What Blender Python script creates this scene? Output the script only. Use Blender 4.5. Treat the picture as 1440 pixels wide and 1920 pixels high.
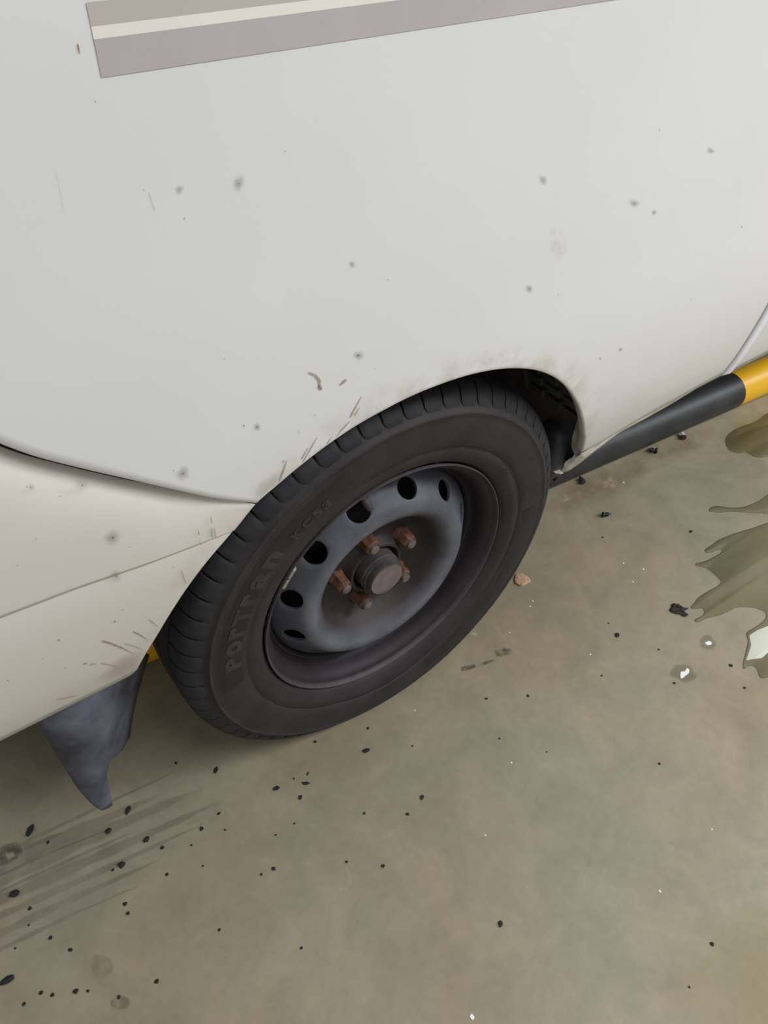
import bpy, bmesh, math, random
import numpy as np
from mathutils import Vector, Matrix, Euler
from mathutils.geometry import tessellate_polygon

for o in list(bpy.data.objects): bpy.data.objects.remove(o, do_unlink=True)
scene = bpy.context.scene
COL = scene.collection
random.seed(7); RNG = np.random.default_rng(7)
H = 0.336                                            # height of the wheel hub above the floor
pi = math.pi

# ------------------------------------------------------------------ camera
CAM = np.array([-0.4861, -0.6126, 0.9217 + H]); TGT = np.array([-0.0184, 0.0, 0.1656 + H]); ROLL = -0.0428; FPX = 1450.0
def cam_basis():
    f = TGT - CAM; f /= np.linalg.norm(f)
    r = np.cross(f, [0, 0, 1]); r /= np.linalg.norm(r); d = np.cross(f, r)
    c, s = math.cos(ROLL), math.sin(ROLL)
    return c*r + s*d, -s*r + c*d, f
CR, CD, CF = cam_basis()
cd = bpy.data.cameras.new('camera'); cam = bpy.data.objects.new('camera', cd); COL.objects.link(cam)
cam.matrix_world = Matrix(((CR[0], -CD[0], -CF[0], CAM[0]), (CR[1], -CD[1], -CF[1], CAM[1]), (CR[2], -CD[2], -CF[2], CAM[2]), (0, 0, 0, 1)))
cd.sensor_fit = 'HORIZONTAL'; cd.sensor_width = 36.0; cd.lens = 36.0*FPX/1440.0; cd.clip_start = 0.02
scene.camera = cam

# ------------------------------------------------------------------ world, lamps, exposure
w = bpy.data.worlds.new('hall_ambient'); scene.world = w; w.use_nodes = True
w.node_tree.nodes['Background'].inputs['Color'].default_value = (0.95, 0.98, 1.0, 1)
w.node_tree.nodes['Background'].inputs['Strength'].default_value = 0.38
def lamp(name, loc, sx, sy, power, col):
    l = bpy.data.lights.new(name, 'AREA'); l.shape = 'RECTANGLE'; l.size = sx; l.size_y = sy; l.energy = power; l.color = col
    o = bpy.data.objects.new(name, l); COL.objects.link(o); o.location = loc; return o
lamp('ceiling_tube_lamp', (1.5, -1.8, 3.0), 3.6, 0.5, 88, (1.0, 0.985, 0.965))
lamp('ceiling_tube_lamp', (-1.0, -4.4, 3.0), 3.6, 0.5, 26, (1.0, 0.96, 0.90))
lamp('ceiling_tube_lamp', (4.4, -2.2, 3.0), 3.6, 0.5, 172, (0.91, 0.962, 1.0))
vs = scene.view_settings
vs.view_transform = 'Standard'; vs.look = 'None'; vs.gamma = 1.0; vs.use_curve_mapping = False; vs.exposure = 0.0

# ------------------------------------------------------------------ helpers
def ray(px, py): return ((px-720)/FPX)*CR + ((py-960)/FPX)*CD + CF
def at(px, py, y):                                    # point at depth y
    d = ray(px, py); return CAM + d*((y-CAM[1])/d[1])
def on_floor(px, py, z=0.0):
    d = ray(px, py); return CAM + d*((z-CAM[2])/d[2])

def link(o, parent=None):
    COL.objects.link(o)
    if parent is not None: o.parent = parent
    return o
def mesh(name, V, F, mat=None, parent=None, smooth=True, loc=None, fade=None):
    me = bpy.data.meshes.new(name); me.from_pydata([tuple(map(float, v)) for v in V], [], F); me.update()
    if smooth: me.polygons.foreach_set('use_smooth', [True]*len(me.polygons))
    if mat: me.materials.append(mat)
    if fade is not None:
        a = me.attributes.new('fade', 'FLOAT', 'POINT'); a.data.foreach_set('value', [float(x) for x in fade])
    o = bpy.data.objects.new(name, me)
    if loc is not None: o.location = loc
    return link(o, parent)
def fix_normals(o, merge=0.0):
    bm = bmesh.new(); bm.from_mesh(o.data)
    if merge: bmesh.ops.remove_doubles(bm, verts=bm.verts, dist=merge)
    bmesh.ops.recalc_face_normals(bm, faces=bm.faces); bm.to_mesh(o.data); bm.free(); return o
def grid_faces(nu, nv, closed_u=False, off=0):
    F = []
    for i in range(nu if closed_u else nu-1):
        i2 = (i+1) % nu
        for j in range(nv-1): F.append((off+i*nv+j, off+i2*nv+j, off+i2*nv+j+1, off+i*nv+j+1))
    return F
def tag(o, label=None, cat=None, group=None, kind=None):
    if label: o['label'] = label
    if cat: o['category'] = cat
    if group: o['group'] = group
    if kind: o['kind'] = kind
    return o
def empty(name, loc=(0, 0, 0)):
    o = bpy.data.objects.new(name, None); o.location = loc; o.empty_display_size = 0.1; COL.objects.link(o); return o
def edge_split(o, ang=35):
    me = o.data
    try: me.set_sharp_from_angle(angle=math.radians(ang))
    except Exception: pass
    return o

# ------------------------------------------------------------------ materials
def srgb(r, g, b):
    f = lambda c: (c/255/12.92) if c/255 <= 0.04045 else ((c/255+0.055)/1.055)**2.4
    return (f(r), f(g), f(b), 1)
def new_mat(name):
    m = bpy.data.materials.new(name); m.use_nodes = True; nt = m.node_tree
    return m, nt, nt.nodes['Principled BSDF'], nt.nodes['Material Output']
def noise(nt, scale, detail=4, rough=0.55, vec=None, dist=0.0):
    n = nt.nodes.new('ShaderNodeTexNoise'); n.inputs['Scale'].default_value = scale; n.inputs['Detail'].default_value = detail
    n.inputs['Roughness'].default_value = rough; n.inputs['Distortion'].default_value = dist
    if vec is None:
        g = nt.nodes.new('ShaderNodeNewGeometry'); vec = g.outputs['Position']
    nt.links.new(vec, n.inputs['Vector']); return n.outputs['Fac']
def ramp(nt, fac, stops):
    r = nt.nodes.new('ShaderNodeValToRGB'); nt.links.new(fac, r.inputs['Fac'])
    el = r.color_ramp.elements
    while len(el) < len(stops): el.new(0.5)
    for e, (p, c) in zip(el, stops): e.position = p; e.color = c if len(c) == 4 else (*c, 1)
    return r.outputs['Color']
def mixc(nt, fac, a, b, mode='MIX'):
    m = nt.nodes.new('ShaderNodeMix'); m.data_type = 'RGBA'; m.blend_type = mode
    for s, v in ((0, fac), (6, a), (7, b)):
        if hasattr(v, 'is_linked'): nt.links.new(v, m.inputs[s])
        else: m.inputs[s].default_value = v
    return m.outputs[2]
def math_n(nt, op, a, b=0.0):
    m = nt.nodes.new('ShaderNodeMath'); m.operation = op
    for i, v in enumerate((a, b)):
        if hasattr(v, 'is_linked'): nt.links.new(v, m.inputs[i])
        else: m.inputs[i].default_value = v
    return m.outputs[0]
def bump(nt, bsdf, h, dist, strength=1.0):
    b = nt.nodes.new('ShaderNodeBump'); b.inputs['Distance'].default_value = dist; b.inputs['Strength'].default_value = strength
    nt.links.new(h, b.inputs['Height']); nt.links.new(b.outputs['Normal'], bsdf.inputs['Normal'])
def basic(name, a, b, scale=20, rough=0.6, metal=0.0, bump_d=0.0, bscale=None, lo=0.35, hi=0.65, spec=0.5, detail=5):
    m, nt, p, _ = new_mat(name)
    n = noise(nt, scale, detail)
    nt.links.new(ramp(nt, n, [(lo, a), (hi, b)]), p.inputs['Base Color'])
    p.inputs['Roughness'].default_value = rough; p.inputs['Metallic'].default_value = metal
    p.inputs['Specular IOR Level'].default_value = spec
    if bump_d: bump(nt, p, noise(nt, bscale or scale*4, 4), bump_d)
    return m
def decal_mat(name, col, strength=1.0, nscale=None, rough=0.6, lo=0.4, hi=0.6):
    m, nt, p, out = new_mat(name)
    p.inputs['Base Color'].default_value = col; p.inputs['Roughness'].default_value = rough
    a = nt.nodes.new('ShaderNodeAttribute'); a.attribute_name = 'fade'
    f = math_n(nt, 'MULTIPLY', a.outputs['Fac'], strength)
    if nscale:
        f = math_n(nt, 'MULTIPLY', f, ramp(nt, noise(nt, nscale, 5, 0.6), [(lo, (0, 0, 0)), (hi, (1, 1, 1))]))
    t = nt.nodes.new('ShaderNodeBsdfTransparent'); mx = nt.nodes.new('ShaderNodeMixShader')
    nt.links.new(f, mx.inputs[0]); nt.links.new(t.outputs[0], mx.inputs[1]); nt.links.new(p.outputs[0], mx.inputs[2])
    nt.links.new(mx.outputs[0], out.inputs['Surface']); return m

def paint_mat(name, base, dirt_arch=True):
    m, nt, p, _ = new_mat(name)
    g = nt.nodes.new('ShaderNodeNewGeometry'); pos = g.outputs['Position']
    c = ramp(nt, noise(nt, 3.5, 4, 0.5, pos), [(0.35, tuple(x*0.965 for x in base)), (0.65, base)])
    # road film: rises from the sills and gathers along the wheel arch lip
    sx = nt.nodes.new('ShaderNodeSeparateXYZ'); nt.links.new(pos, sx.inputs[0])
    mr = nt.nodes.new('ShaderNodeMapRange'); mr.inputs[1].default_value = H+0.42; mr.inputs[2].default_value = H+0.05
    mr.inputs[3].default_value = 0; mr.inputs[4].default_value = 1; nt.links.new(sx.outputs[2], mr.inputs[0])
    low = math_n(nt, 'MULTIPLY', math_n(nt, 'POWER', mr.outputs[0], 1.6), ramp(nt, noise(nt, 9, 5, 0.6, pos), [(0.3, (0.25,)*3), (0.7, (1,)*3)]))
    c = mixc(nt, math_n(nt, 'MULTIPLY', low, 0.30), c, srgb(196, 180, 158))
    dx = math_n(nt, 'POWER', sx.outputs[0], 2.0); dz = math_n(nt, 'POWER', math_n(nt, 'SUBTRACT', sx.outputs[2], H), 2.0)
    rr = math_n(nt, 'SQRT', math_n(nt, 'ADD', dx, dz))
    m2 = nt.nodes.new('ShaderNodeMapRange'); m2.inputs[1].default_value = 0.444; m2.inputs[2].default_value = 0.398; m2.inputs[3].default_value = 0; m2.inputs[4].default_value = 1
    nt.links.new(rr, m2.inputs[0])
    arch = math_n(nt, 'MULTIPLY', math_n(nt, 'POWER', m2.outputs[0], 1.5), ramp(nt, noise(nt, 22, 5, 0.65, pos), [(0.42, (0,)*3), (0.72, (1,)*3)]))
    c = mixc(nt, math_n(nt, 'MULTIPLY', arch, 0.6), c, srgb(160, 135, 108))
    nt.links.new(c, p.inputs['Base Color'])
    p.inputs['Roughness'].default_value = 0.34; p.inputs['Coat Weight'].default_value = 0.35; p.inputs['Coat Roughness'].default_value = 0.12
    bump(nt, p, noise(nt, 260, 2, 0.5, pos), 0.00012, 0.35)
    return m
M = {}
M['paint'] = paint_mat('white_van_paint', (0.78, 0.785, 0.785))
M['bumper'] = paint_mat('white_bumper_paint', (0.72, 0.685, 0.645))
M['flange'] = basic('dusty_white_paint', srgb(186, 176, 166), srgb(226, 220, 212), 40, 0.6)
M['stripe_a'] = basic('taupe_stripe', srgb(188, 182, 177), srgb(194, 189, 184), 8, 0.42)
M['stripe_b'] = basic('cream_stripe', srgb(236, 231, 225), srgb(240, 236, 230), 8, 0.42)
M['stripe_c'] = basic('mauve_grey_stripe', srgb(182, 175, 177), srgb(190, 184, 185), 8, 0.42)
M['edge_glint'] = basic('white_edge_highlight', (0.86, 0.88, 0.93), (0.90, 0.92, 0.97), 10, 0.3)
M['seal'] = basic('black_rubber_seal', (0.008, 0.008, 0.008), (0.014, 0.013, 0.012), 60, 0.8)
M['dark'] = basic('underbody_black', (0.010, 0.010, 0.010), (0.02, 0.018, 0.016), 14, 0.9)
M['liner'] = basic('arch_liner_plastic', (0.034, 0.037, 0.046), (0.078, 0.080, 0.092), 22, 0.5, bump_d=0.0006)
M['flap'] = basic('mud_flap_rubber', srgb(58, 60, 70), srgb(98, 102, 116), 16, 0.62, bump_d=0.0005)
M['flap_dust'] = decal_mat('mud_flap_dust', srgb(150, 152, 158), 0.9, 45)
M['tyre'] = basic('tyre_rubber', (0.0185, 0.0155, 0.0175), (0.029, 0.0245, 0.0265), 16, 0.66, bump_d=0.0003, bscale=140, spec=0.4)
M['tread'] = basic('tread_rubber', (0.013, 0.014, 0.0175), (0.025, 0.0255, 0.030), 26, 0.7, bump_d=0.0006, bscale=90, spec=0.4)
M['groove'] = basic('tyre_groove', (0.008, 0.008, 0.009), (0.014, 0.013, 0.013), 30, 0.8)
M['tyre_ridge'] = basic('dusty_tyre_ridge', (0.024, 0.021, 0.0215), (0.044, 0.038, 0.037), 40, 0.75, spec=0.35)
M['tyre_panel'] = basic('smooth_tyre_band', (0.012, 0.0105, 0.0115), (0.018, 0.0155, 0.0165), 20, 0.6, spec=0.4)
M['letter'] = basic('raised_tyre_letter', (0.026, 0.024, 0.025), (0.040, 0.036, 0.036), 50, 0.65, spec=0.4)
M['rust'] = basic('rusty_nut', srgb(72, 48, 39), srgb(112, 72, 52), 90, 0.8, bump_d=0.0004, bscale=300)
M['stud'] = basic('worn_stud', srgb(82, 74, 72), srgb(108, 98, 94), 120, 0.6)
M['cap'] = basic('dusty_hub_cap', srgb(96, 84, 82), srgb(118, 105, 102), 40, 0.7)
M['capside'] = basic('dark_hub_side', srgb(50, 46, 48), srgb(72, 66, 66), 40, 0.7)
M['weight'] = basic('balance_weight_lead', srgb(120, 112, 98), srgb(160, 152, 136), 60, 0.6)
M['black_paint'] = basic('black_pipe_paint', (0.014, 0.014, 0.015), (0.03, 0.03, 0.031), 12, 0.5, bump_d=0.0005, bscale=30)
M['crumb'] = basic('black_rubber_crumb', (0.006, 0.006, 0.007), (0.016, 0.015, 0.015), 200, 0.75)
M['clip'] = basic('dark_plastic_clip', (0.012, 0.013, 0.016), (0.03, 0.032, 0.038), 150, 0.5)
M['clip_white'] = basic('pale_plastic_clip', srgb(175, 175, 172), srgb(205, 205, 200), 150, 0.5)
M['leaf'] = basic('dead_leaf_dark', srgb(34, 26, 28), srgb(58, 44, 44), 150, 0.85)
M['stone'] = basic('brown_stone_chip', srgb(150, 118, 92), srgb(196, 164, 134), 180, 0.85, bump_d=0.001, bscale=250)
M['white_chip'] = basic('white_chip', srgb(214, 216, 212), srgb(236, 238, 236), 120, 0.6)

def rim_mat():
    m, nt, p, _ = new_mat('steel_wheel_paint')
    tc = nt.nodes.new('ShaderNodeTexCoord'); pos = tc.outputs['Object']
    s = nt.nodes.new('ShaderNodeSeparateXYZ'); nt.links.new(pos, s.inputs[0])
    r = math_n(nt, 'SQRT', math_n(nt, 'ADD', math_n(nt, 'POWER', s.outputs[0], 2.0), math_n(nt, 'POWER', s.outputs[2], 2.0)))
    # dusty bare-looking disc, darker barrel, brownish dish darkened to paint in its shade
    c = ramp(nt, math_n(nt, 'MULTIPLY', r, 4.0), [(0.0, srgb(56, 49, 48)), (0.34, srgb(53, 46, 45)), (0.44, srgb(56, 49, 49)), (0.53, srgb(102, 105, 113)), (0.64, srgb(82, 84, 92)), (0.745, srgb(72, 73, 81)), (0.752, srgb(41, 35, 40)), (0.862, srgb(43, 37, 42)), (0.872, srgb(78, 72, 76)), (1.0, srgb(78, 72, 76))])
    n = ramp(nt, noise(nt, 18, 5, 0.6, pos), [(0.28, (0.62, 0.62, 0.62)), (0.72, (1.2, 1.2, 1.22))])
    c = mixc(nt, 1.0, c, n, 'MULTIPLY')
    rs = ramp(nt, noise(nt, 55, 5, 0.7, pos), [(0.63, (0, 0, 0)), (0.74, (1, 1, 1))])
    c = mixc(nt, math_n(nt, 'MULTIPLY', rs, 0.45), c, srgb(104, 72, 58))
    nt.links.new(c, p.inputs['Base Color']); p.inputs['Roughness'].default_value = 0.6; p.inputs['Metallic'].default_value = 0.1; p.inputs['Specular IOR Level'].default_value = 0.35
    bump(nt, p, noise(nt, 160, 3, 0.5, pos), 0.0003, 0.6); return m
M['rim'] = rim_mat()

def yellow_mat():
    m, nt, p, _ = new_mat('yellow_pipe_paint')
    tc = nt.nodes.new('ShaderNodeTexCoord'); mp = nt.nodes.new('ShaderNodeMapping'); mp.inputs['Scale'].default_value = (1, 5, 5)
    nt.links.new(tc.outputs['Object'], mp.inputs[0])
    c = ramp(nt, noise(nt, 4, 3, 0.5), [(0.3, (0.68, 0.36, 0.010)), (0.7, (0.80, 0.46, 0.014))])
    sc = ramp(nt, noise(nt, 5, 6, 0.65, mp.outputs[0]), [(0.66, (0, 0, 0)), (0.70, (1, 1, 1))])
    c = mixc(nt, math_n(nt, 'MULTIPLY', sc, 0.75), c, srgb(92, 66, 24))
    nt.links.new(c, p.inputs['Base Color']); p.inputs['Roughness'].default_value = 0.4; return m
M['yellow_paint'] = yellow_mat()

def floor_mat():
    m, nt, p, _ = new_mat('coated_concrete')
    g = nt.nodes.new('ShaderNodeNewGeometry'); pos = g.outputs['Position']
    c = ramp(nt, noise(nt, 1.7, 5, 0.55, pos, 0.6), [(0.30, srgb(143, 132, 109)), (0.5, srgb(149, 140, 120)), (0.70, srgb(145, 141, 122))])
    c2 = ramp(nt, noise(nt, 9, 6, 0.6, pos, 0.8), [(0.30, (0.82, 0.83, 0.82)), (0.70, (1.08, 1.075, 1.065))])
    c = mixc(nt, 1.0, c, c2, 'MULTIPLY')
    c3 = ramp(nt, noise(nt, 60, 5, 0.65, pos), [(0.30, (0.92, 0.92, 0.91)), (0.70, (1.04, 1.04, 1.04))])
    c = mixc(nt, 1.0, c, c3, 'MULTIPLY')
    pale = ramp(nt, noise(nt, 14, 6, 0.7, pos, 1.5), [(0.64, (0, 0, 0)), (0.74, (1, 1, 1))])
    c = mixc(nt, math_n(nt, 'MULTIPLY', pale, 0.18), c, srgb(196, 186, 168))
    nt.links.new(c, p.inputs['Base Color'])
    rr = ramp(nt, noise(nt, 7, 4, 0.6, pos), [(0.3, (0.36,)*3), (0.7, (0.45,)*3)])
    nt.links.new(rr, p.inputs['Roughness'])
    bump(nt, p, noise(nt, 45, 4, 0.6, pos), 0.0006, 0.3); return m
M['floor'] = floor_mat()
def water_mat():
    m, nt, p, _ = new_mat('puddle_water')
    p.inputs['Base Color'].default_value = (0.84, 0.80, 0.62, 1); p.inputs['Roughness'].default_value = 0.03
    p.inputs['Transmission Weight'].default_value = 1.0; p.inputs['IOR'].default_value = 1.33; return m
M['water'] = water_mat()
M['wet'] = decal_mat('wet_concrete_rim_shade', srgb(116, 110, 82), 0.75)
M['dirt'] = decal_mat('grey_dirt_film', srgb(142, 136, 130), 0.33)
M['dirt_core'] = decal_mat('dark_dirt_core', srgb(78, 72, 68), 0.75)
M['scrape'] = decal_mat('brown_scrape', srgb(172, 158, 144), 0.75)
M['scrape_dark'] = decal_mat('dark_brown_scrape', srgb(142, 124, 108), 0.75)
M['seed'] = decal_mat('dry_seed_mark', srgb(150, 124, 78), 0.95)
M['track'] = decal_mat('tyre_track_dirt', srgb(84, 78, 70), 0.32, 9, lo=0.25, hi=0.75)
M['smudge'] = decal_mat('floor_smudge', srgb(84, 76, 68), 0.6, 60, lo=0.35, hi=0.6)
M['brown_stain'] = decal_mat('brown_floor_stain', srgb(128, 104, 80), 0.45, 16, lo=0.3, hi=0.65)
M['yellow_stain'] = decal_mat('yellow_floor_stain', srgb(158, 146, 92), 0.55, 5, lo=0.2, hi=0.7)
M['pale_mark'] = decal_mat('pale_floor_mark', srgb(206, 192, 170), 0.6, 70, lo=0.4, hi=0.6)
M['white_paint_mark'] = decal_mat('white_paint_mark', srgb(226, 230, 228), 1.0)

# ------------------------------------------------------------------ floor
floor = mesh('floor', [(-12, -14, 0), (16, -14, 0), (16, 12, 0), (-12, 12, 0)], [(0, 1, 2, 3)], M['floor'], smooth=False)
tag(floor, 'greenish beige coated concrete floor of the parking bay', kind='structure')

# ------------------------------------------------------------------ van: body surface
van = empty('van', (0, 0, 0))
tag(van, 'white van with grey side stripes and a black steel rear wheel', 'van')
_zt = np.array([-0.05, 0.03, 0.06, 0.09, 0.15, 0.21, 0.27, 0.33, 0.40, 0.55, 0.80, 1.2, 1.7])
_yt = np.array([0.045, 0.020, 0.008, -0.004, -0.021, -0.032, -0.040, -0.0455, -0.049, -0.0505, -0.0485, -0.028, 0.05])
_zz = np.linspace(-0.05, 1.7, 1401); _yy = np.interp(_zz, _zt, _yt)
_k = np.hanning(61); _k /= _k.sum(); _yy = np.convolve(np.pad(_yy, 30, mode='edge'), _k, 'valid')
def YP(x, z):                                         # outer skin: y for a point (x, z above hub)
    y = float(np.interp(z, _zz, _yy))
    if x < -0.55: y += 0.55*(x+0.55)**2               # the tail turns in
    return y
def on_panel(px, py, off=0.0006):
    y = -0.05
    for _ in range(12):
        p = at(px, py, y); y = YP(p[0], p[2]-H)
    p = at(px, py, y); return np.array([p[0], p[1]-off, p[2]])
def curve_pts(P, n):                                  # resample a polyline by length (smooth chordal)
    P = np.array(P, float); d = np.r_[0, np.cumsum(np.linalg.norm(np.diff(P, axis=0), axis=1))]
    t = np.linspace(0, d[-1], n); return np.stack([np.interp(t, d, P[:, k]) for k in range(P.shape[1])], 1)
def smooth_curve(P, n, it=3):
    P = curve_pts(P, n)
    for _ in range(it):
        Q = P.copy(); Q[1:-1] = (P[:-2]+2*P[1:-1]+P[2:])/4; P = Q
    return P
def coons(I, O, L0, L1, ts):
    ns = len(I); G = np.zeros((ns, len(ts), 2))
    for i in range(ns):
        s = i/(ns-1)
        for j, t in enumerate(ts):
            l0 = np.array([np.interp(t, np.linspace(0, 1, len(L0)), L0[:, k]) for k in (0, 1)])
            l1 = np.array([np.interp(t, np.linspace(0, 1, len(L1)), L1[:, k]) for k in (0, 1)])
            a = (1-t)*I[i]+t*O[i]; b = (1-s)*l0+s*l1
            c = (1-s)*((1-t)*I[0]+t*O[0])+s*((1-t)*I[-1]+t*O[-1])
            G[i, j] = a+b-c
    return G

NS = 150
_at = [8, 10.8, 17, 23, 32, 42, 53, 62, 73, 87, 99, 105, 115, 120, 124.6, 128, 131.5, 136.5, 143, 148, 155, 158, 164.6, 170]
_ar = [.4130, .4125, .4035, .3955, .3915, .3925, .3970, .3990, .3980, .3955, .3958, .3975, .3990, .4002, .4035, .4000, .3975, .4002, .4015, .4022, .4040, .4070, .4110, .4130]
_ad = np.linspace(8, 170, 325); _rd = np.interp(_ad, _at, _ar); _kk = np.hanning(9); _kk /= _kk.sum(); _rd = np.convolve(np.pad(_rd, 4, mode='edge'), _kk, 'valid')
def RARCH(deg): return np.interp(deg, _ad, _rd)            # the opening is not quite round
th = np.radians(np.linspace(11.1, 124.6, NS)); RA = RARCH(np.degrees(th))
ARCH_I = np.stack([RA*np.cos(th), RA*np.sin(th)], 1)
GAP = [(float(RARCH(124.6)*math.cos(math.radians(124.6))), float(RARCH(124.6)*math.sin(math.radians(124.6)))), (-0.278, 0.367), (-0.329, 0.411), (-0.382, 0.456), (-0.424, 0.493), (-0.448, 0.520), (-0.505, 0.60), (-0.60, 0.69), (-0.74, 0.75)]
SILL = [(0.4043, 0.0793), (0.43, 0.078), (0.47, 0.083), (0.52, 0.094), (0.58, 0.100), (0.66, 0.104), (0.752, 0.107)]
TS = np.linspace(0, 1, 56)**1.35
L0 = smooth_curve(SILL, 80); L1 = smooth_curve(GAP, 80)
# arc-length parameters of the side curves follow TS
O_poly = [(0.752, 0.107), (0.752, 1.30), (-0.74, 1.30), (-0.74, 0.75)]
OUT = curve_pts(O_poly, NS)
G = coons(ARCH_I, OUT, L0, L1, TS)
V = [(p[0], YP(p[0], p[1]), p[1]+H) for col in G for p in col]; F = grid_faces(NS, len(TS))
nT = len(TS)
# hemmed returns: along the arch, the sill edge, the bumper gap and the door gap
def add_return(idx, vec_fn, V, F):
    base = len(V)
    for k, i in enumerate(idx):
        for q, v in enumerate(vec_fn(k, V[i])): V.append(tuple(np.array(V[i])+np.array(v)))
    n = len(vec_fn(0, V[idx[0]]))
    for k in range(len(idx)-1):
        a, b = idx[k], idx[k+1]
        for q in range(n):
            a2, b2 = base+k*n+q, base+(k+1)*n+q
            F.append((a, b, b2, a2)); a, b = a2, b2
arch_idx = [i*nT for i in range(NS)]
def arch_ret(k, v):
    r = math.hypot(v[0], v[2]-H); ex, ez = v[0]/r, (v[2]-H)/r
    return [(-ex*0.0015, 0.0012, -ez*0.0015), (-ex*0.002, 0.004, -ez*0.002), (ex*0.001, 0.016, ez*0.001)]
add_return(arch_idx, arch_ret, V, F)
gap_idx = [(NS-1)*nT+j for j in range(nT)]
add_return(gap_idx, lambda k, v: [(-0.0006, 0.0015, -0.0009), (0.0003, 0.005, 0.0004), (0.002, 0.030, 0.002)], V, F)
sill_idx = [j for j in range(nT)]
add_return(sill_idx, lambda k, v: [(0, 0.002, -0.0015), (0, 0.006, -0.002)], V, F)
qp = mesh('quarter_panel', V, F, M['paint'], van); fix_normals(qp)

# door: stands a little proud, rounded rear edge
def strip_patch(name, x0, x1, zb, zt, nx, nz, mat, proud=0.0, edge=True):
    xs = list(np.linspace(x0, x1, nx)); V = []
    prof = [(-0.002, 0.020), (-0.001, 0.006), (0.0, 0.0005), (0.002, -0.0010), (0.008, -0.0020), (0.016, -0.0030), (0.0185, -0.0034), (0.023, -0.0036)] if edge else []
    zs = np.linspace(0, 1, nz)
    cols = [(x0+dx, dy) for dx, dy in prof]+[(x, -proud) for x in xs[1:]]
    for cx, dy in cols:
        for s in zs:
            z = zb(cx)+(zt-zb(cx))*s; V.append((cx, YP(cx, z)+dy, z+H))
        # bottom hem
    F = grid_faces(len(cols), nz)
    base = len(V)
    for c in range(len(cols)):
        v = V[c*nz]; V.append((v[0], v[1]+0.012, v[2]-0.003))
    for c in range(len(cols)-1): F.append((c*nz, (c+1)*nz, base+c+1, base+c))
    return fix_normals(mesh(name, V, F, mat, van))
door = strip_patch('sliding_door', 0.7555, 3.40, lambda x: 0.106+0.008*min(1, max(0, (x-0.76)/0.3)), 1.30, 70, 60, M['paint'], 0.0036)

V = []                                                # added strip, coloured whiter to paint the light on the door edge
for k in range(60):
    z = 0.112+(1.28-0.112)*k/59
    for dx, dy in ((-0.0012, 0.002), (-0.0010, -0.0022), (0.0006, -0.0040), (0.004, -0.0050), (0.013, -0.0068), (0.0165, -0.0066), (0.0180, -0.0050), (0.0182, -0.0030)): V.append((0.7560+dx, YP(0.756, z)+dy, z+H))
fix_normals(mesh('edge_highlight', V, grid_faces(60, 8), M['edge_glint'], door))
# lower lip of the sill and the crumpled inner arch flange
lip_top = [tuple(at(*q)) for q in ((1043, 885, .044), (1058, 876, .040), (1060, 866, .036), (1070, 859, .028), (1081, 858, .014), (1091, 850, .002))]+[(x, YP(x, z)+0.0012, z+H-0.001) for x, z in SILL[1:]]
lip_low = [at(*q) for q in ((1041, 887, .044), (1050, 890, .036), (1065, 884, .028), (1082, 873, .020), (1097, 861, .014), (1112, 849, .012), (1162, 811, .009), (1207, 787, .007), (1260, 757, .006), (1312, 725, .005), (1347, 706, .004))]
NL = 110
def split_curve(P, k, n0, n1, it=0): return np.concatenate([smooth_curve(P[:k+1], n0, it)[:-1], smooth_curve(P[k:], n1, it)])
la = split_curve(lip_top, 5, 41, 70); lb = split_curve(lip_low, 4, 41, 70, 1)
V = []; nl = 7
for k in range(NL):
    for q in range(nl):
        t = q/(nl-1); p = la[k]*(1-t)+lb[k]*t
        wv = max(0, 1-k/90)
        p[1] += 0.005*math.sin(pi*t)*wv+0.0012*math.sin(k*0.35+q)*wv*math.sin(pi*t)
        V.append(tuple(p))
for k in range(NL):                                   # rolled hem under the lip
    p = lb[k]; V.append((p[0], p[1]+0.006, p[2]+0.001))
F = grid_faces(NL, nl); F += [(k*nl+nl-1, (k+1)*nl+nl-1, NL*nl+k+1, NL*nl+k) for k in range(NL-1)]
sl = mesh('sill_lip', V, F, M['flange'], qp); fix_normals(sl); tag(sl, 'dusty folded lip along the sill edge')
inner = smooth_curve([at(*q) for q in ((1094, 742, .0), (1092, 757, .012), (1087, 772, .020), (1080, 795, .028), (1073, 819, .034), (1071, 837, .034), (1075, 849, .026), (1082, 858, .014))], 44, 1)
V = []; na, nb = 44, 8
for k in range(na):
    a = math.radians(31.5-21.5*k/(na-1)); ro = float(RARCH(math.degrees(a)))-0.0006; zl = ro*math.sin(a); oe = np.array([ro*math.cos(a), YP(0.4, zl)+0.002, zl+H])
    for q in range(nb):
        t = q/(nb-1); p = oe*(1-t)+inner[k]*t
        p[0] += 0.004*math.sin(pi*t)+0.0022*math.sin(k*0.55+t*4)*math.sin(pi*t)
        V.append(tuple(p))
fl = mesh('arch_flange', V, grid_faces(na, nb), M['flange'], qp); fix_normals(fl); tag(fl, 'dusty crumpled inner flange of the wheel arch')

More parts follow.
